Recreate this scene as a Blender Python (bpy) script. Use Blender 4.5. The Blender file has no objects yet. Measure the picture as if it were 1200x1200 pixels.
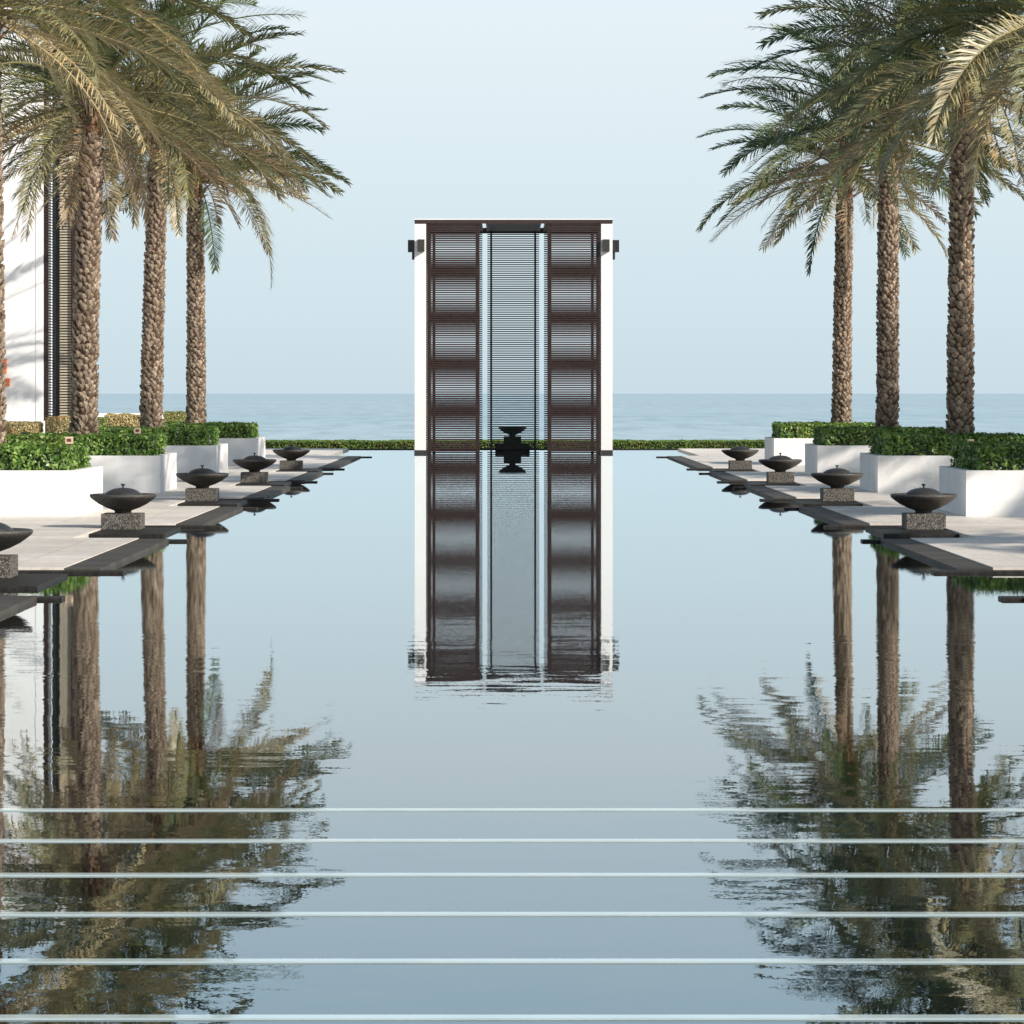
import bpy, bmesh, math, random
from mathutils import Vector, Matrix
R = math.radians
scn = bpy.context.scene
col = scn.collection

# ------------------------------------------------------------------ helpers
class MB:
    """collects vertices / faces (and an optional colour per face) for ONE mesh"""
    def __init__(s): s.v=[]; s.f=[]; s.c=[]
    def quad(s, pts, c=None):
        n=len(s.v); s.v.extend([tuple(p) for p in pts]); s.f.append(tuple(range(n,n+len(pts)))); s.c.append(c)
    def box(s, x0,x1,y0,y1,z0,z1, c=None):
        n=len(s.v)
        s.v += [(x0,y0,z0),(x1,y0,z0),(x1,y1,z0),(x0,y1,z0),(x0,y0,z1),(x1,y0,z1),(x1,y1,z1),(x0,y1,z1)]
        for q in ((0,3,2,1),(4,5,6,7),(0,1,5,4),(1,2,6,5),(2,3,7,6),(3,0,4,7)):
            s.f.append(tuple(n+i for i in q)); s.c.append(c)
    def lathe(s, prof, n=48, cx=0, cy=0):
        b=len(s.v)
        for r,z in prof:
            for i in range(n):
                a=2*math.pi*i/n; s.v.append((cx+r*math.cos(a),cy+r*math.sin(a),z))
        for k in range(len(prof)-1):
            for i in range(n):
                j=(i+1)%n
                s.f.append((b+k*n+i,b+k*n+j,b+(k+1)*n+j,b+(k+1)*n+i)); s.c.append(None)
        s.f.append(tuple(b+i for i in reversed(range(n)))); s.c.append(None)
        m=b+(len(prof)-1)*n
        s.f.append(tuple(m+i for i in range(n))); s.c.append(None)
    def tube(s, pts, rads, n=6, c=None):
        rings=[]
        for k,p in enumerate(pts):
            p=Vector(p)
            d=(Vector(pts[min(k+1,len(pts)-1)])-Vector(pts[max(k-1,0)])).normalized()
            u=d.cross(Vector((0,0,1)))
            if u.length<1e-4: u=Vector((1,0,0))
            u.normalize(); w=d.cross(u)
            b=len(s.v)
            for i in range(n):
                a=2*math.pi*i/n; s.v.append(tuple(p+(u*math.cos(a)+w*math.sin(a))*rads[k]))
            rings.append(b)
        for a,b in zip(rings,rings[1:]):
            for i in range(n):
                j=(i+1)%n; s.f.append((a+i,a+j,b+j,b+i)); s.c.append(c)
    def mesh(s, name, mat, smooth=False, bevel=0):
        me=bpy.data.meshes.new(name); me.from_pydata(s.v,[],s.f); me.update()
        if any(c is not None for c in s.c):
            at=me.color_attributes.new('tint','FLOAT_COLOR','CORNER')
            dat=[]
            for p,c in zip(me.polygons,s.c):
                c=c or (1,1,1); dat += [c[0],c[1],c[2],1.0]*p.loop_total
            at.data.foreach_set('color',dat)
        if bevel:
            bm=bmesh.new(); bm.from_mesh(me)
            bmesh.ops.bevel(bm,geom=list(bm.edges),offset=bevel,segments=2,affect='EDGES',profile=.6)
            bm.to_mesh(me); bm.free()
        if smooth:
            for p in me.polygons: p.use_smooth=True
        me.materials.append(mat)
        return me
    def build(s, name, mat, parent=None, smooth=False, bevel=0, loc=(0,0,0)):
        o=bpy.data.objects.new(name, s.mesh(name,mat,smooth,bevel)); col.objects.link(o)
        o.location=loc
        if parent: o.parent=parent
        return o
def link_mesh(name, me, parent=None, loc=(0,0,0)):
    o=bpy.data.objects.new(name,me); col.objects.link(o); o.location=loc
    if parent: o.parent=parent
    return o
def tag(o,label,cat,group=None,kind=None):
    if label: o['label']=label
    if cat: o['category']=cat
    if group: o['group']=group
    if kind: o['kind']=kind
    return o
def struct(o): o['kind']='structure'; return o
def empty(name,loc):
    o=bpy.data.objects.new(name,None); col.objects.link(o); o.location=loc; o.empty_display_size=.2
    return o

# ------------------------------------------------------------------ materials
def mat(name):
    m=bpy.data.materials.new(name); m.use_nodes=True
    nt=m.node_tree; nt.nodes.clear()
    out=nt.nodes.new('ShaderNodeOutputMaterial')
    return m,nt,out
def N(nt,t,**k):
    n=nt.nodes.new(t)
    for a,b in k.items():
        if a in n.inputs: n.inputs[a].default_value=b
        else: setattr(n,a,b)
    return n
def L(nt,a,b): nt.links.new(a,b)
def noise(nt,scale,detail=4,vec=None,rough=.55):
    n=N(nt,'ShaderNodeTexNoise'); n.inputs['Scale'].default_value=scale; n.inputs['Detail'].default_value=detail
    n.inputs['Roughness'].default_value=rough
    if vec is None:
        g=N(nt,'ShaderNodeNewGeometry'); vec=g.outputs['Position']
    L(nt,vec,n.inputs['Vector']); return n
def ramp(nt,fac,stops):
    r=N(nt,'ShaderNodeValToRGB'); e=r.color_ramp.elements
    while len(e)<len(stops): e.new(.5)
    for el,(p,c) in zip(e,stops): el.position=p; el.color=(*c,1)
    L(nt,fac,r.inputs['Fac']); return r
def mul(nt,a,b,fac=1.0,mode='MULTIPLY'):
    m=N(nt,'ShaderNodeMix',data_type='RGBA',blend_type=mode); m.inputs['Factor'].default_value=fac
    L(nt,a,m.inputs['A'])
    if isinstance(b,tuple): m.inputs['B'].default_value=(*b,1)
    else: L(nt,b,m.inputs['B'])
    return m.outputs['Result']
def simple(name,c0,c1,scale,rough=.6,bump=0,bscale=None,detail=4,spec=.5,lo=.35,hi=.65,metal=0):
    m,nt,out=mat(name); p=N(nt,'ShaderNodeBsdfPrincipled'); L(nt,p.outputs[0],out.inputs[0])
    n=noise(nt,scale,detail); r=ramp(nt,n.outputs['Fac'],[(lo,c0),(hi,c1)])
    L(nt,r.outputs[0],p.inputs['Base Color']); p.inputs['Roughness'].default_value=rough
    p.inputs['Specular IOR Level'].default_value=spec; p.inputs['Metallic'].default_value=metal
    if bump:
        b=N(nt,'ShaderNodeBump'); b.inputs['Distance'].default_value=bump
        n2=noise(nt,bscale or scale,3); L(nt,n2.outputs['Fac'],b.inputs['Height']); L(nt,b.outputs[0],p.inputs['Normal'])
    return m

M={}
M['white']=simple('white_render',(.80,.785,.76),(.85,.835,.81),1.6,.75,.002,60,lo=.3,hi=.7)
def weather(m,amt=.10):
    nt=m.node_tree; p=nt.nodes['Principled BSDF']; src_=p.inputs['Base Color'].links[0].from_socket
    g=N(nt,'ShaderNodeNewGeometry'); mp=N(nt,'ShaderNodeMapping'); mp.inputs['Scale'].default_value=(3.2,3.2,.5); L(nt,g.outputs['Position'],mp.inputs['Vector'])
    n=noise(nt,1,6,mp.outputs[0],.7); r=ramp(nt,n.outputs['Fac'],[(.42,(1,1,1)),(.72,(1-amt,1-amt*1.15,1-amt*1.4))])
    L(nt,mul(nt,src_,r.outputs[0]),p.inputs['Base Color'])
weather(M['white'])
M['wall']=simple('white_wall_paint',(.84,.835,.82),(.88,.88,.87),.5,.8,.002,30)
M['brown']=simple('dark_brown_metal',(.034,.017,.014),(.052,.028,.023),8,.45)
M['black']=simple('black_metal',(.012,.012,.013),(.02,.02,.02),10,.4)
M['plinthdark']=simple('dark_plinth_stone',(.03,.03,.028),(.05,.05,.045),12,.4)
M['bronze']=simple('bronze_lamp',(.035,.032,.028),(.055,.05,.042),12,.4)
M['soil']=simple('soil',(.03,.02,.012),(.06,.04,.025),9,.9)
M['sand']=simple('sand',(.42,.36,.27),(.5,.44,.34),.6,.9)
M['orange']=simple('orange_sign_paint',(.75,.16,.03),(.8,.19,.04),3,.5)
M['ink']=simple('dark_ink',(.12,.03,.015),(.14,.035,.02),3,.6)
M['beigeplate']=simple('beige_plate',(.62,.47,.33),(.68,.52,.38),9,.6)
M['cream']=simple('sunlit_brown_slat',(.50,.44,.33),(.56,.49,.37),6,.55)  # brown slats in sun: the brightness is put into this cream base colour
M['stripe']=simple('pale_pool_strip',(.52,.62,.61),(.60,.70,.69),2.5,.03)
M['stripe'].node_tree.nodes['Principled BSDF'].inputs['IOR'].default_value=2.7
M['stone_dark']=simple('dark_bowl_stone',(.030,.027,.023),(.085,.077,.066),38,.55,.003,90,detail=6)
M['lidmetal']=simple('lid_metal',(.030,.030,.030),(.045,.044,.042),14,.38,.001,30)
# granite pedestal: speckled
m,nt,out=mat('speckled_granite'); p=N(nt,'ShaderNodeBsdfPrincipled'); L(nt,p.outputs[0],out.inputs[0])
g=N(nt,'ShaderNodeNewGeometry'); v=N(nt,'ShaderNodeTexVoronoi'); v.inputs['Scale'].default_value=55; L(nt,g.outputs['Position'],v.inputs['Vector'])
r=ramp(nt,v.outputs['Distance'],[(.2,(.30,.27,.23)),(.45,(.11,.10,.088)),(.7,(.045,.042,.038))]); 
n=noise(nt,25,5); r2=ramp(nt,n.outputs['Fac'],[(.35,(.55,.55,.55)),(.65,(1.35,1.3,1.25))])
L(nt,mul(nt,r.outputs[0],r2.outputs[0]),p.inputs['Base Color']); p.inputs['Roughness'].default_value=.7
b=N(nt,'ShaderNodeBump'); b.inputs['Distance'].default_value=.006; L(nt,v.outputs['Distance'],b.inputs['Height']); L(nt,b.outputs[0],p.inputs['Normal'])
M['granite']=m
# dark coping with slab joints along y
def jointed(name,c0,c1,bw,bh,mort,rough,nscale,mc):
    m,nt,out=mat(name); p=N(nt,'ShaderNodeBsdfPrincipled'); L(nt,p.outputs[0],out.inputs[0])
    g=N(nt,'ShaderNodeNewGeometry'); br=N(nt,'ShaderNodeTexBrick'); br.offset=0.0
    br.inputs['Scale'].default_value=1; br.inputs['Brick Width'].default_value=bw; br.inputs['Row Height'].default_value=bh
    br.inputs['Mortar Size'].default_value=mort; br.inputs['Mortar Smooth'].default_value=.1
    br.inputs['Color1'].default_value=(*c0,1); br.inputs['Color2'].default_value=(*c1,1); br.inputs['Mortar'].default_value=(*mc,1)
    L(nt,g.outputs['Position'],br.inputs['Vector'])
    n=noise(nt,nscale,6); r=ramp(nt,n.outputs['Fac'],[(.3,(.82,.82,.82)),(.7,(1.12,1.11,1.1))])
    n2=noise(nt,.45,4); r3=ramp(nt,n2.outputs['Fac'],[(.35,(.90,.89,.88)),(.65,(1.05,1.05,1.05))])
    L(nt,mul(nt,mul(nt,br.outputs['Color'],r.outputs[0]),r3.outputs[0]),p.inputs['Base Color'])
    rr=N(nt,'ShaderNodeMapRange'); L(nt,n2.outputs['Fac'],rr.inputs[0]); rr.inputs[3].default_value=rough-.12; rr.inputs[4].default_value=rough+.12
    L(nt,rr.outputs[0],p.inputs['Roughness'])
    return m
M['coping']=jointed('dark_granite_coping',(.06,.054,.045),(.095,.085,.072),3.0,.6,.012,.62,30,(.03,.028,.024))
M['coping'].node_tree.nodes['Principled BSDF'].inputs['Specular IOR Level'].default_value=.25
M['bar']=simple('dark_granite_bar',(.018,.016,.014),(.040,.036,.032),22,.55,.001,50,spec=.18)
M['paving']=jointed('beige_limestone_paving',(.73,.665,.585),(.84,.77,.685),1.2,.6,.006,.5,9,(.46,.41,.36))
M['floor']=jointed('slate_pool_floor',(.018,.036,.050),(.026,.048,.064),.6,.6,.006,.5,6,(.05,.055,.058))

def vcol_leaf(name,trans=.22,rough=.5,spec=.35,tintmul=(1,1,1)):
    m,nt,out=mat(name)
    a=N(nt,'ShaderNodeAttribute',attribute_name='tint')
    c=mul(nt,a.outputs['Color'],tintmul)
    p=N(nt,'ShaderNodeBsdfPrincipled'); L(nt,c,p.inputs['Base Color']); p.inputs['Roughness'].default_value=rough
    p.inputs['Specular IOR Level'].default_value=spec
    t=N(nt,'ShaderNodeBsdfTranslucent'); L(nt,mul(nt,c,(1.2,1.3,.7)),t.inputs['Color'])
    mx=N(nt,'ShaderNodeMixShader'); mx.inputs[0].default_value=trans
    L(nt,p.outputs[0],mx.inputs[1]); L(nt,t.outputs[0],mx.inputs[2]); L(nt,mx.outputs[0],out.inputs[0])
    return m
M['frond']=vcol_leaf('palm_leaflets',.14,.42,.55)
M['leaf']=vcol_leaf('hedge_leaves',.22,.38,.5)
M['grassy']=vcol_leaf('low_hedge_leaves',.3,.6,.3)
m,nt,out=mat('palm_trunk_bark'); p=N(nt,'ShaderNodeBsdfPrincipled'); L(nt,p.outputs[0],out.inputs[0])
a=N(nt,'ShaderNodeAttribute',attribute_name='tint'); n=noise(nt,30,6); r=ramp(nt,n.outputs['Fac'],[(.3,(.6,.57,.55)),(.7,(1.25,1.25,1.25))])
L(nt,mul(nt,a.outputs['Color'],r.outputs[0]),p.inputs['Base Color']); p.inputs['Roughness'].default_value=.9; p.inputs['Specular IOR Level'].default_value=.15
b=N(nt,'ShaderNodeBump'); b.inputs['Distance'].default_value=.012; L(nt,n.outputs['Fac'],b.inputs['Height']); L(nt,b.outputs[0],p.inputs['Normal'])
M['bark']=m

# glass behind the building's louvres
m,nt,out=mat('teal_window_glass'); p=N(nt,'ShaderNodeBsdfPrincipled'); L(nt,p.outputs[0],out.inputs[0])
p.inputs['Base Color'].default_value=(.16,.26,.28,1); p.inputs['Roughness'].default_value=.08
M['glass']=m

# pool water : fresnel mix of a clear mirror and a clear, slightly tinted see-through sheet over the slate floor
m,nt,out=mat('pool_water')
g=N(nt,'ShaderNodeNewGeometry')
sx=N(nt,'ShaderNodeSeparateXYZ'); L(nt,g.outputs['Position'],sx.inputs[0])
def vmap(scale,off=(0,0,0)):
    mp=N(nt,'ShaderNodeMapping'); mp.inputs['Scale'].default_value=scale; mp.inputs['Location'].default_value=off
    L(nt,g.outputs['Position'],mp.inputs['Vector']); return mp.outputs[0]
def math_(op,a,b=None,c=None,clamp=False):
    n=N(nt,'ShaderNodeMath',operation=op); n.use_clamp=clamp
    for i,x in enumerate((a,b,c)):
        if x is None: continue
        if isinstance(x,(int,float)): n.inputs[i].default_value=x
        else: L(nt,x,n.inputs[i])
    return n.outputs[0]
def vec(op,a,b=None,s=None):
    n=N(nt,'ShaderNodeVectorMath',operation=op)
    for i,x in enumerate((a,b)):
        if x is None: continue
        if isinstance(x,tuple): n.inputs[i].default_value=x
        else: L(nt,x,n.inputs[i])
    if s is not None:
        if isinstance(s,(int,float)): n.inputs['Scale'].default_value=s
        else: L(nt,s,n.inputs['Scale'])
    return n.outputs[0]
n1=noise(nt,1,2,vmap((2.0,6.0,1)))          # ripples ~30 cm
n2=noise(nt,1,2,vmap((60,40,1),(3,1,0)))    # capillary ripples
n3=noise(nt,1,2,vmap((.55,.9,1),(7,2,0)))   # breeze patches
n4=noise(nt,1,1,vmap((.5,1.1,1),(1,9,0)))   # slow swell
c1=vec('SUBTRACT',n1.outputs['Color'],(.5,.5,.5)); c2=vec('SUBTRACT',n2.outputs['Color'],(.5,.5,.5)); c4=vec('SUBTRACT',n4.outputs['Color'],(.5,.5,.5))
# where the breeze touches the pool: a belt about 20..27 m out, calm beyond, light movement in front
up=N(nt,'ShaderNodeMapRange',interpolation_type='SMOOTHSTEP'); L(nt,sx.outputs['Y'],up.inputs[0])
up.inputs[1].default_value=20.5; up.inputs[2].default_value=23.0; up.inputs[3].default_value=.62; up.inputs[4].default_value=1.0
dn=N(nt,'ShaderNodeMapRange',interpolation_type='SMOOTHSTEP'); L(nt,sx.outputs['Y'],dn.inputs[0])
dn.inputs[1].default_value=25.5; dn.inputs[2].default_value=33; dn.inputs[3].default_value=1.0; dn.inputs[4].default_value=.06
far=N(nt,'ShaderNodeMapRange',interpolation_type='SMOOTHSTEP'); L(nt,sx.outputs['Y'],far.inputs[0])
far.inputs[1].default_value=34; far.inputs[2].default_value=60; far.inputs[3].default_value=1.0; far.inputs[4].default_value=.22
env=math_('MULTIPLY',math_('MULTIPLY',up.outputs[0],dn.outputs[0]),far.outputs[0])
pt=N(nt,'ShaderNodeMapRange',interpolation_type='SMOOTHSTEP'); L(nt,n3.outputs['Fac'],pt.inputs[0])
pt.inputs[1].default_value=.38; pt.inputs[2].default_value=.66; pt.inputs[3].default_value=.35; pt.inputs[4].default_value=1.5
amp=math_('MULTIPLY',env,pt.outputs[0])
cap=N(nt,'ShaderNodeMapRange',interpolation_type='SMOOTHSTEP'); L(nt,sx.outputs['Y'],cap.inputs[0])
cap.inputs[1].default_value=20; cap.inputs[2].default_value=30; cap.inputs[3].default_value=.003; cap.inputs[4].default_value=.0095
a1=vec('SCALE',c1,s=math_('MULTIPLY',amp,.018))
a2=vec('SCALE',c2,s=math_('ADD',math_('MULTIPLY',amp,.004),math_('MULTIPLY',far.outputs[0],cap.outputs[0])))
a4=vec('SCALE',c4,s=math_('MULTIPLY',env,.003))
sm=vec('ADD',vec('ADD',a1,a2),a4)
sm=vec('MULTIPLY',sm,(1,1,0))
nrm=vec('NORMALIZE',vec('ADD',sm,(0,0,1)))
fr=N(nt,'ShaderNodeFresnel'); fr.inputs['IOR'].default_value=1.56; L(nt,nrm,fr.inputs['Normal'])
gl=N(nt,'ShaderNodeBsdfGlossy'); gl.inputs['Roughness'].default_value=0.0; gl.inputs['Color'].default_value=(.93,.985,1,1); L(nt,nrm,gl.inputs['Normal'])
tr=N(nt,'ShaderNodeBsdfTransparent'); tr.inputs['Color'].default_value=(.86,.965,.95,1)
mx=N(nt,'ShaderNodeMixShader'); L(nt,math_('MULTIPLY',fr.outputs[0],1.14,clamp=True),mx.inputs[0]); L(nt,tr.outputs[0],mx.inputs[1]); L(nt,gl.outputs[0],mx.inputs[2]); L(nt,mx.outputs[0],out.inputs[0])
M['water']=m

# sea
m,nt,out=mat('sea_water'); p=N(nt,'ShaderNodeBsdfPrincipled'); L(nt,p.outputs[0],out.inputs[0])
g=N(nt,'ShaderNodeNewGeometry')
mp=N(nt,'ShaderNodeMapping'); mp.inputs['Scale'].default_value=(.16,.022,1); L(nt,g.outputs['Position'],mp.inputs['Vector'])
n=noise(nt,1,6,mp.outputs[0],.65)
mp2=N(nt,'ShaderNodeMapping'); mp2.inputs['Scale'].default_value=(.0012,.0035,1); L(nt,g.outputs['Position'],mp2.inputs['Vector'])
nb=noise(nt,1,3,mp2.outputs[0])
r=ramp(nt,n.outputs['Fac'],[(.36,(.30,.43,.46)),(.52,(.43,.575,.61)),(.7,(.50,.64,.67))])
r2=ramp(nt,nb.outputs['Fac'],[(.35,(.9,.93,.96)),(.65,(1.06,1.04,1.03))])
L(nt,mul(nt,r.outputs[0],r2.outputs[0]),p.inputs['Base Color']); p.inputs['Roughness'].default_value=.35; p.inputs['Specular IOR Level'].default_value=.4
b=N(nt,'ShaderNodeBump'); b.inputs['Distance'].default_value=.25; b.inputs['Strength'].default_value=.5; L(nt,n.outputs['Fac'],b.inputs['Height']); L(nt,b.outputs[0],p.inputs['Normal'])
M['sea']=m

# ------------------------------------------------------------------ layout constants (metres; y is distance from the camera)
DECK=.06
POTS=[23.4,36.1,48.8,61.5,74.2,86.9]
PLX0,PLW,PLD=7.26,3.4,3.3
PLY=[40.4,53.0,65.6,78.3,91.0]
EDGE_OUT,EDGE_IN,NOTCH,TIP=4.95,5.37,6.3,4.70

# ground sheet (sand, sloping to a beach) and sea
mb=MB(); xs=[-400,400]; ys=[(-80,-.3),(124,-.3),(150,-3.4),(400,-6),(2500,-8)]
ys=[(-80,-.3),(119.8,-.3),(139,-.85),(155,-3.4),(400,-6),(2500,-8)]
for (y0,z0),(y1,z1) in zip(ys,ys[1:]): mb.quad([(-900,y0,z0),(900,y0,z0),(900,y1,z1),(-900,y1,z1)])
struct(mb.build('ground',M['sand']))
mb=MB(); mb.quad([(-30000,142,-3),(30000,142,-3),(30000,60000,-3),(-30000,60000,-3)])
struct(mb.build('sea',M['sea']))

# pool
mb=MB(); mb.box(-6.9,6.9,-12,119.55,-.28,-.12); struct(mb.build('pool_floor',M['floor']))
mb=MB(); mb.quad([(-6.9,-12,0),(6.9,-12,0),(6.9,119.55,0),(-6.9,119.55,0)]); struct(mb.build('pool_water',M['water']))
mb=MB(); mb.box(-6.9,6.9,119.55,119.75,-.28,.03); struct(mb.build('pool_edge',M['bar']))

# terraces with notches, on each side
for sgn,side in ((-1,'left'),(1,'right')):
    pav=MB(); kb=MB()
    def sb(mbx,xa,xb,y0,y1,z0,z1):
        xa,xb=sorted((sgn*xa,sgn*xb)); mbx.box(xa,xb,y0,y1,z0,z1)
    sb(pav,NOTCH,60,-12,118.2,-.27,DECK)
    edges=[-12]
    for d in POTS: edges += [d-3.4,d+1.1]
    edges.append(105.0)
    for i in range(0,len(edges),2):
        y0,y1=edges[i],edges[i+1]
        ya=y0+.28 if i else y0; yb=y1-.28
        sb(pav,EDGE_IN,NOTCH,ya,yb,-.27,DECK)
        sb(kb,EDGE_OUT,EDGE_IN,ya,yb,-.27,DECK-.012)
    sb(pav,6.0,NOTCH,105.3,118.2,-.27,DECK)
    struct(pav.build('pavement',M['paving'])); struct(kb.build('kerb',M['coping']))
    names={1:'nearest, cut by the photo edge,',2:'second nearest',3:'middle',4:'second farthest',5:'farthest'}
    def bar(y0,y1,xa,xb,z0,z1,label,part='granite_bar'):
        mbx=MB(); w=(xb-xa); mbx.box(-w/2,w/2,0,y1-y0,0,z1-z0)
        o=mbx.build(part,M['bar'],bevel=.008,loc=(sgn*(xa+xb)/2,y0,z0)); tag(o,label,'stone slab','dark granite slabs along the %s water channels'%side); return o
    for k,d in enumerate(POTS):
        if k==0: continue
        nm=names[k]
        if k==1 and side=='right': nm='nearest visible'
        bar(d-3.4-.28,d-3.4,TIP,NOTCH,-.05,.029,'dark granite bar in front of the channel of the %s bowl on %s terrace'%(nm.replace(', cut by the photo edge,',''),side))
        if k<5 or True:
            bar(d+1.1,d+1.38,TIP-.05,NOTCH,-.05,.029,'dark granite bar behind the channel of the %s bowl on %s terrace'%(nm.replace(', cut by the photo edge,',''),side))
        if not(k==1 and side=='right'):
            bar(d-1.9,d+.45,5.2,NOTCH-.004,-.05,.038,'wide dark granite slab under the pedestal of the %s bowl on %s terrace'%(nm.replace(', cut by the photo edge,',''),side),'granite_slab')
    bar(105-.28,105.05,TIP-.1,NOTCH,-.05,.029,'dark granite bar closing the far end of the %s terrace kerb'%side)

# pale stripes on the pool floor
names=['nearest of the six','second nearest of the six','third nearest of the six','fourth nearest of the six','fifth nearest of the six','farthest of the six']
dys=[730,664,609,563,523,487]
for nm,dy in zip(names,dys):
    D=3800*2.064/dy
    mb=MB(); mb.box(-6.29,6.29,-.031,.031,-.122,.006)
    o=mb.build('pool_stripe',M['stripe'],loc=(0,D,0))
    tag(o,'pale glassy strip across the pool, '+nm,'pool strip','pale strips across the shallow pool')

# ------------------------------------------------------------------ bowls and pedestals
bowl_prof=[(.125,0),(.125,.035),(.14,.045),(.25,.085),(.36,.14),(.45,.205),(.485,.235),(.498,.255),(.5,.27),(.492,.285),(.475,.29),(.45,.285),(.40,.27),(.30,.262),(.0,.26)]
b=MB(); b.lathe(bowl_prof,64); bowl_me=b.mesh('bowl',M['stone_dark'],smooth=True)
lid_prof=[(.285,0),(.288,.012),(.275,.03),(.24,.06),(.19,.088),(.13,.108),(.06,.118),(0.0,.12)]
b=MB(); b.lathe(lid_prof,48); lid_me=b.mesh('lid',M['lidmetal'],smooth=True)
knob_prof=[(.012,0),(.012,.03),(.03,.045),(.036,.055),(.034,.062),(0,.064)]
b=MB(); b.lathe(knob_prof,20); knob_me=b.mesh('knob',M['lidmetal'],smooth=True)
b=MB(); b.box(-.295,.295,-.295,.295,0,.235); ped_me=b.mesh('pedestal',M['granite'],bevel=.006)
def fire_bowl(x,y,z,label,label2,group,s=1.0,ped=True):
    t=empty('fire_bowl',(x,y,z+.235*s if ped else z)); t.scale=(s,s,s); tag(t,label,'fire bowl',group)
    t.rotation_euler.z=random.uniform(0,6)
    link_mesh('bowl',bowl_me,t); l=link_mesh('lid',lid_me,t,(0,0,.262)); link_mesh('knob',knob_me,l,(0,0,.115))
    if ped:
        q=link_mesh('pedestal',ped_me,None,(x,y,z)); q.scale=(s,s,s); tag(q,label2,'pedestal',group.replace('bowls','pedestals'))
random.seed(5)
rn={2:'nearest whole',3:'second nearest',4:'second farthest',5:'farthest'}
for k,d in enumerate(POTS):
    if k==0: continue
    if k>=2:
        fire_bowl(6.0,d-.2,.039,'wide dark stone bowl with domed lid, %s on the right terrace'%rn[k],'speckled granite pedestal under the %s bowl on the right terrace'%rn[k],'stone bowls along the right terrace')
    nm=rn[k] if k>1 else None
    if nm: fire_bowl(-6.0,d-.2,.039,'wide dark stone bowl with domed lid, %s on the left terrace'%nm,'speckled granite pedestal under the %s bowl on the left terrace'%nm,'stone bowls along the left terrace')
    else: fire_bowl(-6.0,d-.2,.039,'dark stone bowl cut off by the left edge of the photo','granite pedestal cut off by the left edge of the photo','stone bowls along the left terrace')
fire_bowl(-8.62,50.0,DECK,'dark stone bowl with only its rounded rim tip in view at the left edge','granite pedestal outside the left edge of the photo','outlying stone bowls')

# ------------------------------------------------------------------ planters, hedges
def planter(x0,y0,label,group):
    mb=MB(); x1=x0+PLW; y1=y0+PLD; h=.75; t=.14; z=DECK
    w,d=PLW,PLD
    # ring of walls as a closed shell: outer, rim, inner
    ou=[(0,0),(w,0),(w,d),(0,d)]; inn=[(t,t),(w-t,t),(w-t,d-t),(t,d-t)]
    for i in range(4):
        a,b_=ou[i],ou[(i+1)%4]; c,e=inn[i],inn[(i+1)%4]
        mb.quad([(*a,0),(*b_,0),(*b_,h),(*a,h)]); mb.quad([(*a,h),(*b_,h),(*e,h),(*c,h)]); mb.quad([(*c,h),(*e,h),(*e,h-.25),(*c,h-.25)])
    t_=empty('planter',(x0,y0,z)); tag(t_,label,'planter',group)
    me=mb.build('wall',M['white'],t_)
    s=MB(); s.quad([(t,t,h-.12),(w-t,t,h-.12),(w-t,d-t,h-.12),(t,d-t,h-.12)]); s.build('soil',M['soil'],t_)
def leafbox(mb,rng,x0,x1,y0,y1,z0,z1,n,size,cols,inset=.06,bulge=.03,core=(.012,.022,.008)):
    """leaf sized faces spread through the outer shell of a clipped hedge"""
    w,d,h=x1-x0,y1-y0,z1-z0
    A=[w*h,d*h,w*h,d*h,w*d]; tot=sum(A)
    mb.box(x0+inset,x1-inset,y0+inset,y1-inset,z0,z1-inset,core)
    ph=[rng.uniform(0,6) for _ in range(6)]
    for i in range(n):
        r=rng.random()*tot; k=0
        while r>A[k]: r-=A[k]; k+=1
        u,v_=rng.random(),rng.random(); dep=rng.uniform(-bulge,inset) 
        if k==0: P=Vector((x0+u*w,y0+dep,z0+v_*h)); nn=Vector((0,-1,0))
        elif k==2: P=Vector((x0+u*w,y1-dep,z0+v_*h)); nn=Vector((0,1,0))
        elif k==1: P=Vector((x1-dep,y0+u*d,z0+v_*h)); nn=Vector((1,0,0))
        elif k==3: P=Vector((x0+dep,y0+u*d,z0+v_*h)); nn=Vector((-1,0,0))
        else:
            P=Vector((x0+u*w,y0+v_*d,z1-dep)); nn=Vector((0,0,1))
        lump=math.sin(P.x*5+ph[0])*math.sin(P.y*4.3+ph[1])+math.sin(P.x*11+P.z*9+ph[2])*.5+math.sin(P.x*2.1+P.y*1.7+ph[4])*.8
        P+=nn*.022*lump
        nn=(nn+Vector((rng.gauss(0,.55),rng.gauss(0,.55),rng.gauss(.35,.5)))).normalized()
        t=nn.cross(Vector((rng.gauss(0,1),rng.gauss(0,1),rng.gauss(0,1)))).normalized(); b_=nn.cross(t)
        s=size*rng.uniform(.5,1.3); c=rng.choice(cols); pt_=math.sin(P.x*1.9+ph[3])*math.sin(P.y*2.3+P.z*3+ph[5]); c=(c[0]*1.3,c[1]*1.0,c[2]) if pt_>.55 and rng.random()<.5 else c; f=rng.uniform(.7,1.25)*(1+.1*lump); c=tuple(max(0,q*f) for q in c)
        mb.quad([P-t*s*.5,P-b_*s*.26,P+t*s*.5,P+b_*s*.26],c)
GR=[(.11,.20,.038),(.15,.26,.045),(.06,.14,.025),(.20,.32,.06),(.12,.22,.04),(.29,.40,.10)]
hed=[]
for q in range(4):
    rng=random.Random(20+q); mb=MB()
    x0,x1,y0,y1=-PLW/2+.22,PLW/2-.22,-PLD/2+.13,PLD/2-.2
    leafbox(mb,rng,x0,x1,y0,y1,0,.49,13000,.095,GR,inset=.09,bulge=.035)
    hed.append(mb.mesh('hedge',M['leaf']))
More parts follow.
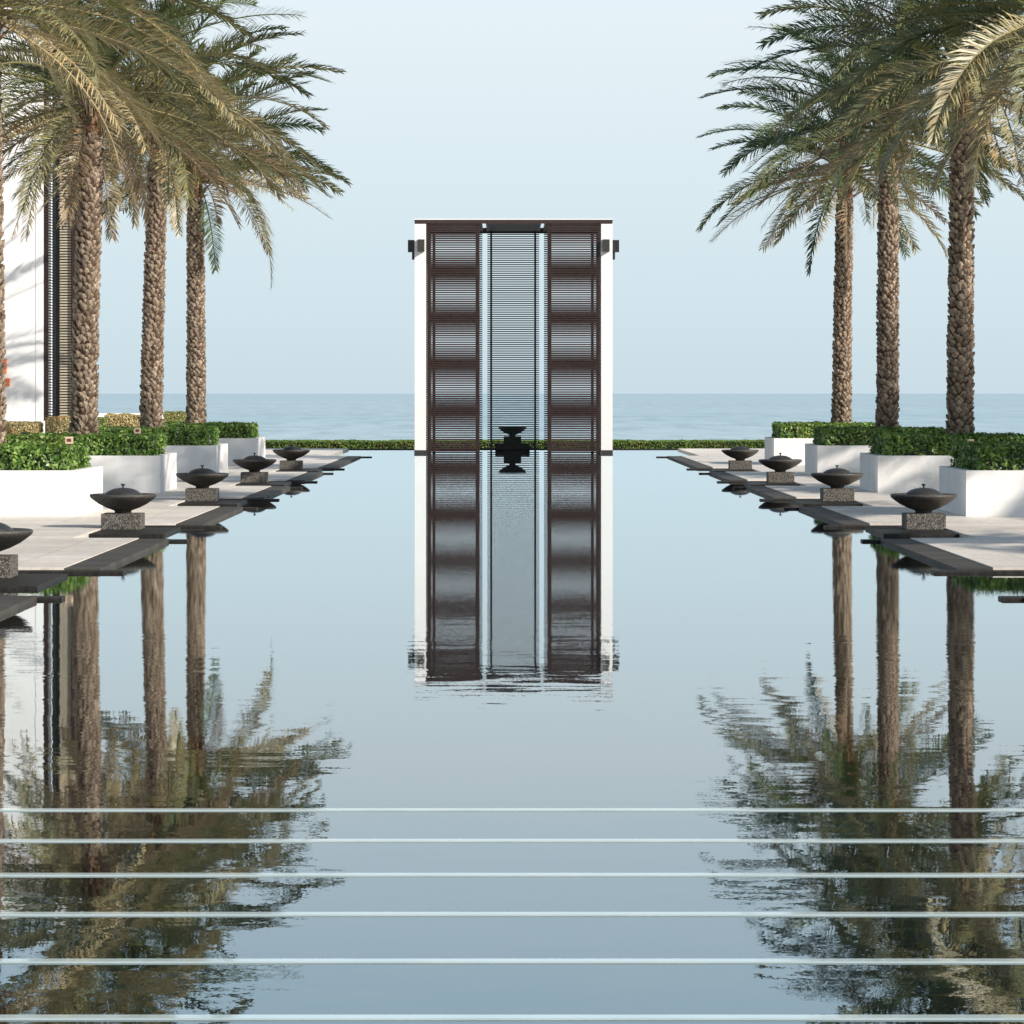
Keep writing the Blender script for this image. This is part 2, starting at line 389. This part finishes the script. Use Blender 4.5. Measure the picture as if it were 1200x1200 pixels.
pn=['','nearest','second nearest','second farthest','farthest']
for sgn,side in ((-1,'left'),(1,'right')):
    for k,y in enumerate(PLY):
        if k==0 and side=='right': continue
        nm=pn[k] if k else 'out of view, nearest'
        x0=sgn*PLX0 if sgn>0 else -PLX0-PLW
        if k==0: continue
        planter(x0,y,'white rectangular planter holding a clipped hedge, %s on the %s terrace'%(nm,side),'white planters on the %s terrace'%side)
        o=link_mesh('hedge',hed[(k+(sgn>0)*2)%4],None,(x0+PLW/2,y+PLD/2,DECK+.64)); tag(o,'clipped green hedge in the %s white planter on the %s terrace'%(nm,side),'hedge','clipped hedges in planters on the %s terrace'%side)
        if sgn<0: o.rotation_euler.z=0
# small spot signs standing in the hedges
def tag_sign(x,y,z,label):
    t=empty('plant_sign',(x,y,z)); tag(t,label,'plant sign','small square signs in the hedges')
    a=MB(); a.box(-.008,.008,-.008,.008,-.12,0); a.build('stake',M['bronze'],t)
    a=MB(); a.box(-.065,.065,-.012,0,0,.115); pl=a.build('plate',M['beigeplate'],t,bevel=.003)
    a=MB(); a.box(-.038,.034,-.016,-.0125,.032,.082); a.build('emblem',M['ink'],pl)
tag_sign(-(593-80)*52.9/3800-.26,53.02,2.07-(520-461)*53/3800,'small beige square sign in the hedge at the left palm nearest the pool bowls')
tag_sign(-(593-163)*66/3800-.26,65.72,2.07-(508-461)*65.7/3800,'small beige square sign at the top of the second hedge on the left')
tag_sign((1138-593)*65.6/3800-.26,65.66,2.07-(521.5-461)*65.6/3800,'small beige square sign in the hedge below the right foreground palm')

# low clipped strip at the pool's far end
rng=random.Random(3); mb=MB()
GRB=[(.15,.26,.05),(.12,.22,.04),(.2,.31,.06),(.20,.18,.07),(.09,.16,.03)]
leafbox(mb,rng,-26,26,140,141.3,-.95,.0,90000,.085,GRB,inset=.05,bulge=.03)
for i in range(16000):   # ragged blades on top
    x=rng.uniform(-26,26); y=rng.uniform(140,141.3); z=-.03; hgt=rng.uniform(.03,.11)*(1+.3*math.sin(x*2.3)*math.sin(x*.9)); a=rng.uniform(-.03,.03); c=tuple(q*rng.uniform(.8,1.3) for q in GRB[rng.randrange(3)])
    mb.quad([(x-.012,y,z),(x+.012,y,z),(x+a,y+a,z+hgt)],c)
tag(mb.build('low_hedge',M['grassy']),'long low green hedge along the far end of the pool before the sea','hedge')
rng=random.Random(8)

# ------------------------------------------------------------------ louvred water tower in the middle
DF,DB=112.4,117.9; ZT=7.955; PITCH=.0785
tw=empty('louvred_tower',(0,DF,0)); tag(tw,'tall white and dark brown slatted tower standing in the pool before the sea','tower')
def tpart(name,mb,m,parent=None,bevel=0):
    o=mb.build(name,m,parent or tw,bevel=bevel)
    if parent is None or parent is tw: pass
    return o
for s in (-1,1):
    x0,x1=sorted((s*3.035,s*3.43)); mb=MB(); mb.box(x0,x1,0,DB-DF+.25,.10,ZT); w=tpart('side_wall',mb,M['wall'],bevel=.006)
    mb=MB(); mb.box(x0-.012,x1+.012,-.012,DB-DF+.262,-.12,.10); tpart('plinth',mb,M['plinthdark'])
mb=MB()
# roof with two narrow slots
xs=[-3.43,-1.12,-.95,.95,1.12,3.43]
for a,b_ in ((-3.43,-1.1),(-.96,.96),(1.1,3.43)): mb.box(a,b_,-.02,DB-DF+.25,ZT+.005,ZT+.13)
for a,b_ in ((-1.1,-.96),(.96,1.1)): mb.box(a,b_,-.02,.12,ZT+.005,ZT+.13); mb.box(a,b_,5.4,DB-DF+.25,ZT+.005,ZT+.13)
roof=tpart('roof',mb,M['brown'])
mb=MB(); mb.box(-3.46,3.46,-.04,.10,ZT+.131,ZT+.165); mb.build('roof_edge',M['wall'],roof)
mb=MB()
for a,b_ in ((-3.46,-1.1),(-.96,.96),(1.1,3.46)): mb.box(a,b_,.102,DB-DF+.25,ZT+.131,ZT+.15)
mb.build('roof_cover',M['wall'],roof)
def slats(xa,xb,y,phase,th=.038,dp=.03):
    mb=MB(); z=.05+phase
    while z<ZT-.05: mb.box(xa,xb,y,y+dp,z,z+th); z+=PITCH
    return mb
for s in (-1,1):
    xa,xb=sorted((s*1.17,s*3.032)); 
    tpart('front_screen',slats(xa,xb,.02,0,.0455),M['brown'])
    for xp in (1.25,2.93):
        x=s*xp; mb=MB(); mb.box(x-.065,x+.065,.055,.13,-.1,ZT); tpart('post',mb,M['brown'])
    xa,xb=sorted((s*1.12,s*3.032))
    tpart('back_screen',slats(xa,xb,DB-DF,.01,.0445),M['brown'])
    for xp in (1.30,2.88):
        x=s*xp; mb=MB(); mb.box(x-.05,x+.05,DB-DF+.035,DB-DF+.10,-.1,ZT); tpart('post',mb,M['brown'])
tpart('centre_screen',slats(-.94,.95,DB-DF,.01,.037),M['black'])
for x in (-.80,.80):
    mb=MB(); mb.box(x-.035,x+.035,DB-DF-.06,DB-DF-.005,-.1,ZT); tpart('post',mb,M['black'])
mb=MB(); mb.box(-3.03,3.03,DB-DF+.105,DB-DF+.245,ZT-.06,ZT); tpart('beam',mb,M['black'])
for s in (-1,1):
    x=s*3.235
    t=MB(); t.box(x-.12+s*.03*-1,x+.12+s*.03*-1,-.22,-.001,6.98,7.40); o=t.build('lamp',M['bronze'],tw,bevel=.005)
    t=MB(); xa,xb=sorted((s*3.431,s*3.67)); t.box(xa,xb,.25,.5,6.98,7.40)
    xa,xb=sorted((s*3.431,s*3.53)); t.box(xa,xb,.3,.45,6.72,6.979); o=t.build('lamp',M['black'],tw)
# dark stone bowl standing behind the tower
t=empty('sea_side_bowl',(.0,118.72,0)); tag(t,'dark stone bowl on a stepped block seen through the slatted tower','fire bowl')
bx=(600.5-593)*118.7/3800-.26
mb=MB(); mb.lathe([(.12,.5),(.12,.56),(.30,.62),(.50,.78),(.52,.83),(.50,.845),(.40,.84),(0,.84)],40,bx,0); mb.build('bowl',M['stone_dark'],t,smooth=True)
mb=MB(); mb.box(bx-.32,bx+.32,-.32,.32,.221,.50); mb.build('block',M['stone_dark'],t)
mb=MB(); mb.box(bx-.63,bx+.63,-.5,.5,-.12,.22); mb.build('base',M['stone_dark'],t)

# ------------------------------------------------------------------ white building at the left
def px(p,D): return (p-593)*D/3800-.26
BD=100.0
bl=empty('white_building',(-18,BD,0)); tag(bl,'tall white building with slatted window bay behind the left palms','building')
def bpart(name,x0,x1,y0,y1,z0,z1,m,parent=bl,bevel=0):
    mb=MB(); mb.box(x0+18,x1+18,y0-BD,y1-BD,z0,z1); return mb.build(name,m,parent,bevel=bevel)
HB=13.6
bpart('wall',-34,px(42,BD),BD,BD+14,0,HB,M['wall'])
bpart('pier',px(42,BD)+.002,px(51,BD),BD-.015,BD+3,0,HB+.01,M['wall'])
bpart('plinth',px(46,BD)+.002,px(53,BD),BD-.12,BD-.045,0,1.22,M['wall'])
bpart('back_wall',px(51,BD)+.002,px(99,BD+3.4),BD+3.2,BD+3.4,0,HB-.05,M['wall'])
bpart('roof',-34.2,px(99,BD+3.4)-.01,BD-.5,BD+3.5,HB+.02,HB+.3,M['wall'])
def zslats(p0,p1,D,m,name,pitch=.085,th=.04,dp=.03,sh=0):
    mb=MB(); z=.1
    while z<HB-.05:
        mb.box(px(p0,D)+18,px(p1,D)+18,D-BD,D-BD+dp,z,z+th); z+=pitch
    return mb.build(name,m,bl)
bpart('post',px(51.3,BD),px(55.8,BD),BD+.05,BD+.2,0,HB,M['brown'])
zslats(51.3,60,BD+.0,M['brown'],'screen')
bpart('post',px(64,BD),px(69.5,BD),BD+.3,BD+.45,0,HB,M['brown'])
zslats(59.7,69.8,BD+.25,M['plinthdark'],'screen',th=.032)
zslats(70,83,BD+.1,M['cream'],'screen',th=.045,dp=.12)
bpart('post',px(76.8,BD),px(78,BD),BD+.24,BD+.3,0,HB,M['brown'])
bpart('post',px(84,BD),px(91,BD),BD+.1,BD+.5,0,HB,M['brown'])
zslats(84,97,BD+.0,M['brown'],'screen',th=.04)
bpart('window_glass',px(57,BD),px(96,BD),BD+.8,BD+.84,.1,HB-.3,M['glass'])
bpart('back_panel',px(69.5,BD),px(84,BD),BD+.72,BD+.78,.1,HB-.3,M['brown'])
# orange signs on the wall
def wsign(p0,p1,ya,yb,label,marks):
    D=BD-.03; x0,x1=px(p0,D),px(p1,D); z0,z1=2.07-(yb-461)*D/3800,2.07-(ya-461)*D/3800
    mb=MB(); mb.box(x0,x1,D-.02,D+.028,z0,z1); o=mb.build('wall_sign',M['orange']); tag(o,label,'sign','orange signs on the white wall')
    for a,b_,c,d in marks:
        mb=MB(); mb.box(x0+(x1-x0)*a,x0+(x1-x0)*b_,D-.024,D-.0205,z0+(z1-z0)*c,z0+(z1-z0)*d); mb.build('letter_line',M['ink'],o)
wsign(-2,7.6,420.5,438,'upper orange sign on the white wall, beside the palm trunk at the left edge',[(.1,.5,.2,.28),(.1,.5,.5,.58)])
wsign(-2,11.2,443.2,452.6,'lower smaller orange sign with dark marks on the white wall',[(.45,.78,.68,.8),(.45,.78,.45,.56),(.45,.78,.2,.32)])
# beige clipped hedges and low wall
BG=[(.52,.40,.2),(.58,.46,.25),(.44,.36,.16),(.36,.35,.13),(.62,.5,.3)]
def bhedge(p0,p1,ytop,D,label,gr=BG,dep=1.0,n=6000):
    z1=2.07-(ytop-461)*D/3800; x0,x1=px(p0,D),px(p1,D); rg=random.Random(int(p0)+99); mb=MB()
    w=x1-x0; leafbox(mb,rg,-w/2,w/2,0,dep,0,z1-DECK,int(n*2.2),.06,gr,inset=.03,bulge=.03,core=(.12,.09,.05))
    tag(mb.build('dry_hedge',M['leaf'],loc=((x0+x1)/2,D,DECK)),label,'hedge','dry beige hedges behind the left planters')
bhedge(-14,45.5,496,97,'dry beige clipped hedge at the foot of the white wall')
bhedge(55.5,88,489.5,97,'dry beige clipped hedge below the slatted window bay')
bhedge(113,122,490,103,'narrow olive hedge beside the left palm trunk',GR[:3]+BG[3:4]*3,n=2500)
bhedge(122,168,487,105,'long dry beige hedge between the first and second left palms')
bhedge(192,215,483.5,110,'yellowish clipped hedge block between the second and third left palms',[(.25,.27,.07),(.3,.3,.1),(.22,.24,.07)],n=3500)
mb=MB(); D=111.5; mb.box(px(100,D),px(192,D),D,D+.3,-.27,2.07-(484.5-461)*D/3800); tag(mb.build('low_wall',M['wall'],bevel=.004),'low white garden wall behind the beige hedges at the left','wall')

# ------------------------------------------------------------------ palms
GOLD=2.399963
def u_(k,u,n): return (k+u)/n
def frond(mb,rng,base,az,e0,L_,droop,pw,tone,bare=.16,leaf=.46,width=.027,side=0.0,dens=1.0,segs=16):
    """one pinnate frond: rachis tube and two rows of narrow leaflets"""
    pts=[]; dirs=[]; P=Vector(base); 
    for i in range(segs+1):
        t=i/segs; e=e0-droop*(t**pw); a=az+side*t*t
        d=Vector((math.cos(e)*math.cos(a),math.cos(e)*math.sin(a),math.sin(e)))
        pts.append(P.copy()); dirs.append(d); P=P+d*(L_/segs)
    roll=rng.gauss(0,.45); twist=rng.uniform(-.5,.5)
    rc=tuple(q*1.15 for q in tone) if tone[0]>.2 else (tone[0]*1.8,tone[1]*1.5,tone[2]*1.3)
    mb.tube(pts,[.028*(1-.85*i/segs)+.003 for i in range(segs+1)],4,rc)
    n=int(100*dens*L_/4.4)
    for s in (-1,1):
        for i in range(n):
            t=bare+(1-bare)*(i+rng.uniform(-.3,.3))/n; t=min(max(t,bare*.9),.999)
            f=t*segs; k=min(int(f),segs-1); u=f-k
            p=pts[k].lerp(pts[k+1],u); d=dirs[k].lerp(dirs[k+1],u).normalized()
            sd=d.cross(Vector((0,0,1)))
            if sd.length<.05: sd=Vector((math.sin(az),-math.cos(az),0))
            sd.normalize(); upv=sd.cross(d); rl=roll+twist*u_(k,u,segs); sd,upv=sd*math.cos(rl)+upv*math.sin(rl),upv*math.cos(rl)-sd*math.sin(rl)
            tt=(t-bare)/(1-bare)
            ln=leaf*(.45+.85*math.sin(min(1,tt*1.15+.12)*math.pi*.75))*(1-.55*tt**3)*rng.uniform(.82,1.12)
            ang=R(62-30*tt+rng.uniform(-9,9)); v=rng.choice((.1,.4,.7))+rng.uniform(-.15,.15)
            dd=(d*math.cos(ang)+(sd*s*math.cos(v)+upv*math.sin(v))*math.sin(ang)).normalized()
            w=width*rng.uniform(.8,1.2); m_=p+dd*ln*.55
            d2=(dd+Vector((0,0,-rng.uniform(.15,.45)))).normalized(); e=m_+d2*ln*.45
            wv=dd.cross(upv if abs(dd.dot(upv))<.9 else sd).normalized()
            wv=(wv*math.cos(.6*s)+upv*math.sin(.5)).normalized()*w*.5
            j=rng.uniform(.5,1.45); h=rng.uniform(-.15,.15)
            c=(tone[0]*j*(1+h),tone[1]*j,tone[2]*j*(1-h))
            b0=len(mb.v); mb.v += [tuple(p-wv*.6),tuple(p+wv*.6),tuple(m_+wv),tuple(m_-wv),tuple(e)]
            mb.f += [(b0,b0+1,b0+2,b0+3),(b0+3,b0+2,b0+4)]; mb.c += [c,c]
GREEN=(.052,.085,.030); OLIVE=(.145,.155,.062); STRAW=(.42,.34,.19); DRY=(.25,.175,.11)
def mixc(a,b,t): return tuple(x*(1-t)+y*t for x,y in zip(a,b))
def make_crown(seed,top,lean,dry=.4,n=58,L0=4.4,extra=(),low=98):
    rng=random.Random(seed); mb=MB(); top=Vector(top)
    for i in range(n):
        q=i/(n-1)                                   # 0 young .. 1 old
        az=i*GOLD+rng.uniform(-.25,.25)
        e0=R(82-low*q**.95+rng.uniform(-8,8)); droop=R(42+20*math.sin(q*math.pi*.9)+rng.uniform(-12,12))
        if q>.8: droop=R(rng.uniform(25,55))
        Lq=L0*(.72+.33*math.sin(min(1,q*1.5+.15)*math.pi*.6))*rng.uniform(.88,1.06)
        if q>.85: Lq*=.85
        base=top+Vector((math.cos(az)*.16,math.sin(az)*.16,.25-.75*q))
        g=min(1,max(0,q*1.15-.28+rng.uniform(-.35,.35)+(dry-.4)))
        tone=mixc(GREEN,OLIVE,min(1,g*2)) if g<.5 else mixc(OLIVE,STRAW,(g-.5)*1.8)
        if q>.86 and rng.random()<.6: tone=mixc(STRAW,DRY,rng.random())
        frond(mb,rng,base,az,e0,Lq,droop,rng.uniform(1.0,1.35),tone,bare=rng.uniform(.1,.2),side=rng.uniform(-.16,.16),leaf=.5)
    for (az,e0,Lq,dr,pw,tone,bare) in extra:
        a=R(az); frond(mb,rng,top+Vector((math.cos(a)*.18,math.sin(a)*.18,-.35)),a,R(e0),Lq,R(dr),pw,tone,bare=bare,leaf=.42)
    # old leaf bases and fruit stalks tangled around the neck
    for i in range(70):
        az=rng.uniform(0,6.283); z=rng.uniform(-1.1,.35); r0=.2
        p=top+Vector((math.cos(az)*r0*.7,math.sin(az)*r0*.7,z)); e=R(rng.uniform(25,70)); l=rng.uniform(.3,.75)
        d=Vector((math.cos(az)*math.cos(e),math.sin(az)*math.cos(e),math.sin(e)))
        mb.tube([p,p+d*l*.5,p+d*l+Vector((0,0,-.04))],[.035,.026,.012],4,mixc((.22,.13,.075),(.34,.25,.14),rng.random()))
    return mb
def make_trunk(seed,h,top,r0=.25,r1=.20):
    """tapered stem covered with a spiral of cut leaf bases; top = xy offset of the top"""
    rng=random.Random(seed); mb=MB(); tx,ty=top
    def cen(z): t=max(0,z/h); return Vector((tx*t**1.4,ty*t**1.4,z))
    def rad(z):
        t=z/h; b=.05*max(0,1-z/.7)
        r=r0+(r1-r0)*t+b
        if t>.84: r*=1-.16*min(1,(t-.84)/.06)
        return r
    nz=30; pts=[cen(h*i/nz) for i in range(nz+1)]
    mb.tube(pts,[rad(h*i/nz)*.97 for i in range(nz+1)],18,(.10,.062,.042))
    nper=11; dz=.082; rows=int((h-.05)/dz)
    for k in range(rows):
        z=k*dz+.02; t=z/h
        for i in range(nper):
            a=2*math.pi*(i+.5*(k%2))/nper+k*.012+rng.uniform(-.14,.14); zz=z+rng.uniform(-.04,.04)
            r=rad(zz); c=cen(zz); s=rng.uniform(.75,1.25); wa=math.pi/nper*1.02*s; hh=.14*s*rng.uniform(.85,1.15)
            out=rng.uniform(.02,.065)*(1.0 if t<.84 else .6)
            def P(da,dz_,dr): return c+Vector((math.cos(a+da)*(r+dr),math.sin(a+da)*(r+dr),dz_))
            lf=rng.uniform(.75,1.25)
            tone=mixc((.20,.15,.11),(.38,.30,.225),rng.random()) if t<.86 else mixc((.24,.13,.075),(.34,.2,.12),rng.random())
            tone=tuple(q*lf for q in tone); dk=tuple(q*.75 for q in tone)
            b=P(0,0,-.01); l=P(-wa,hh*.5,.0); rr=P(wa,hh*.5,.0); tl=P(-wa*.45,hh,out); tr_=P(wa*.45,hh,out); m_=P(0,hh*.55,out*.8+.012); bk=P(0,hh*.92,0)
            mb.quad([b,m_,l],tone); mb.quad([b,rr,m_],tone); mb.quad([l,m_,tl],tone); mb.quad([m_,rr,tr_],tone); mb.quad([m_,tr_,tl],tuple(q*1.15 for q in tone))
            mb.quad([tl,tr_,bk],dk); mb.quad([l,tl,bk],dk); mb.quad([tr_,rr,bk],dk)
    return mb
def palm(name_seed,x,y,h,lean,label,group,**k):
    z=DECK+.62
    t=empty('palm_tree',(x,y,z)); tag(t,label,'palm tree',group)
    hh=h-z
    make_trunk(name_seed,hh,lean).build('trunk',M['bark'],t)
    make_crown(name_seed+50,(lean[0],lean[1],hh-.05),lean,**k).build('crown',M['frond'],t)
    return t
pD=[y+PLD/2 for y in PLY]    # 42, 54.65, 67.25, 79.95, 92.65
def pxw(p,D): return (p-593)*D/3800-.26
gl='tall date palms along the left terrace'; gr='tall date palms along the right terrace'
palm(1,pxw(-13,pD[1]),pD[1],8.9,(-.08,.1),'date palm trunk cut by the left edge, crown hanging over the white wall',gl,dry=.65,L0=4.3,low=108)
palm(2,pxw(98,pD[2]),pD[2],8.45,(.2,.1),'thick trunked date palm in front of the slatted window bay',gl,dry=.6,L0=4.5,low=108)
palm(3,pxw(177,pD[3]),pD[3],8.95,(.22,0),'date palm leaning slightly right, middle of the left three whole trunks',gl,dry=.6,L0=4.5,low=98,
     extra=((200,-55,2.9,25,1,OLIVE,.12),(-60,-60,2.8,20,1,mixc(OLIVE,STRAW,.5),.12)))
palm(4,pxw(230,pD[4]),pD[4],8.65,(-.03,0),'date palm farthest from camera in left row, one frond dangling at right',gl,dry=.5,L0=4.3,low=90,
     extra=((-10,22,4.3,116,.42,mixc(GREEN,OLIVE,.6),.38),(-60,-50,3.0,35,1,GREEN,.3),(190,-5,3.6,55,1,GREEN,.4),(15,20,4.0,60,1,GREEN,.5)))
palm(5,9.0,pD[1],8.6,(.1,0),'date palm just outside the right edge, only its fronds hanging into view',gr,dry=.42,L0=4.4,low=110)
palm(6,pxw(1125,pD[2]),pD[2],8.8,(.06,0),'thick trunked date palm nearest the right edge of the photo',gr,dry=.28,L0=4.5)
palm(7,pxw(1040,pD[3]),pD[3],8.85,(.03,0),'date palm with shaded trunk, middle of the right three',gr,dry=.22,L0=4.4)
palm(8,pxw(986,pD[4]),pD[4],8.7,(.12,0),'date palm closest to the pool and tower in the right row',gr,dry=.24,L0=4.25,low=102,
     extra=((200,-58,3.0,28,1,GREEN,.15),(170,-10,4.2,40,1.2,OLIVE,.2)))
# second row further right (outside the picture) that shades the right terrace
src=[o for o in col.objects if o.name.startswith('palm_tree')]
def copy_palm(o,loc,rz,label):
    c=o.copy(); col.objects.link(c); c.location=loc; c.rotation_euler.z=rz; c['label']=label; c['group']='date palms outside the right edge'
    for ch in list(o.children):
        d=ch.copy(); col.objects.link(d); d.parent=c
copy_palm(src[4],(21.0,35,DECK),5.0,'date palm outside the right edge, closest to the viewer')
copy_palm(src[5],(21.5,46,DECK),1.0,'date palm outside the right edge, nearest of the outer row')
copy_palm(src[6],(22.5,58.5,DECK),2.2,'date palm outside the right edge, middle of the outer row')
copy_palm(src[7],(21.8,71,DECK),4.1,'date palm outside the right edge, farthest of the outer row')

# ------------------------------------------------------------------ light, sky, camera
EL,AZ=27.0,124.0
w=bpy.data.worlds.new('World'); scn.world=w; w.use_nodes=True; nt=w.node_tree
bg=nt.nodes['Background']; sky=nt.nodes.new('ShaderNodeTexSky'); sky.sky_type='NISHITA'; sky.sun_disc=False
sky.sun_elevation=R(EL); sky.sun_rotation=R(AZ); sky.dust_density=.6; sky.air_density=1.0; sky.ozone_density=1.5
# sea haze: a pale band that lies along the horizon and thins out with height
tc=nt.nodes.new('ShaderNodeTexCoord'); sp=nt.nodes.new('ShaderNodeSeparateXYZ'); nt.links.new(tc.outputs['Generated'],sp.inputs[0])
hz=nt.nodes.new('ShaderNodeValToRGB'); nt.links.new(sp.outputs['Z'],hz.inputs['Fac'])
SK=.075
for i,(p_,c_) in enumerate([(0.0,(.515,.635,.70)),(.055,(.60,.71,.765)),(.115,(.69,.775,.82)),(.2,(.60,.82,.98))]):
    e_=hz.color_ramp.elements[i] if i<2 else hz.color_ramp.elements.new(p_)
    e_.position=p_; e_.color=(*c_,1)
hm=nt.nodes.new('ShaderNodeVectorMath'); hm.operation='SCALE'; hm.inputs['Scale'].default_value=1/SK; nt.links.new(hz.outputs[0],hm.inputs[0])
mr=nt.nodes.new('ShaderNodeMapRange'); mr.interpolation_type='SMOOTHSTEP'; nt.links.new(sp.outputs['Z'],mr.inputs[0])
mr.inputs[1].default_value=.19; mr.inputs[2].default_value=.36; mr.inputs[3].default_value=.97; mr.inputs[4].default_value=.06
mxs=nt.nodes.new('ShaderNodeMix'); mxs.data_type='RGBA'; nt.links.new(mr.outputs[0],mxs.inputs['Factor']); nt.links.new(sky.outputs[0],mxs.inputs['A']); nt.links.new(hm.outputs[0],mxs.inputs['B'])
nt.links.new(mxs.outputs['Result'],bg.inputs[0]); bg.inputs[1].default_value=SK
sl=bpy.data.lights.new('sun','SUN'); sl.energy=5.0; sl.angle=R(.55); sl.color=(1,.93,.84)
so=bpy.data.objects.new('sun',sl); col.objects.link(so)
d=Vector((math.sin(R(AZ))*math.cos(R(EL)),math.cos(R(AZ))*math.cos(R(EL)),math.sin(R(EL))))
so.rotation_euler=d.to_track_quat('Z','Y').to_euler(); so.location=(30,-30,30)

cam=bpy.data.cameras.new('camera'); co=bpy.data.objects.new('camera',cam); col.objects.link(co); scn.camera=co
co.location=(-.26,0,2.07); co.rotation_euler=(R(90),0,0)
cam.sensor_width=36; cam.lens=36*3800/1200; cam.shift_x=7/1200; cam.shift_y=-139/1200; cam.clip_start=.5; cam.clip_end=120000
scn.view_settings.view_transform='Standard'; scn.view_settings.look='None'; scn.view_settings.gamma=1; scn.view_settings.exposure=0.22
scn.view_settings.use_curve_mapping=False
scn.cycles.max_bounces=8; scn.cycles.transparent_max_bounces=12; scn.cycles.glossy_bounces=4; scn.cycles.diffuse_bounces=3
scn.cycles.caustics_reflective=False; scn.cycles.caustics_refractive=False
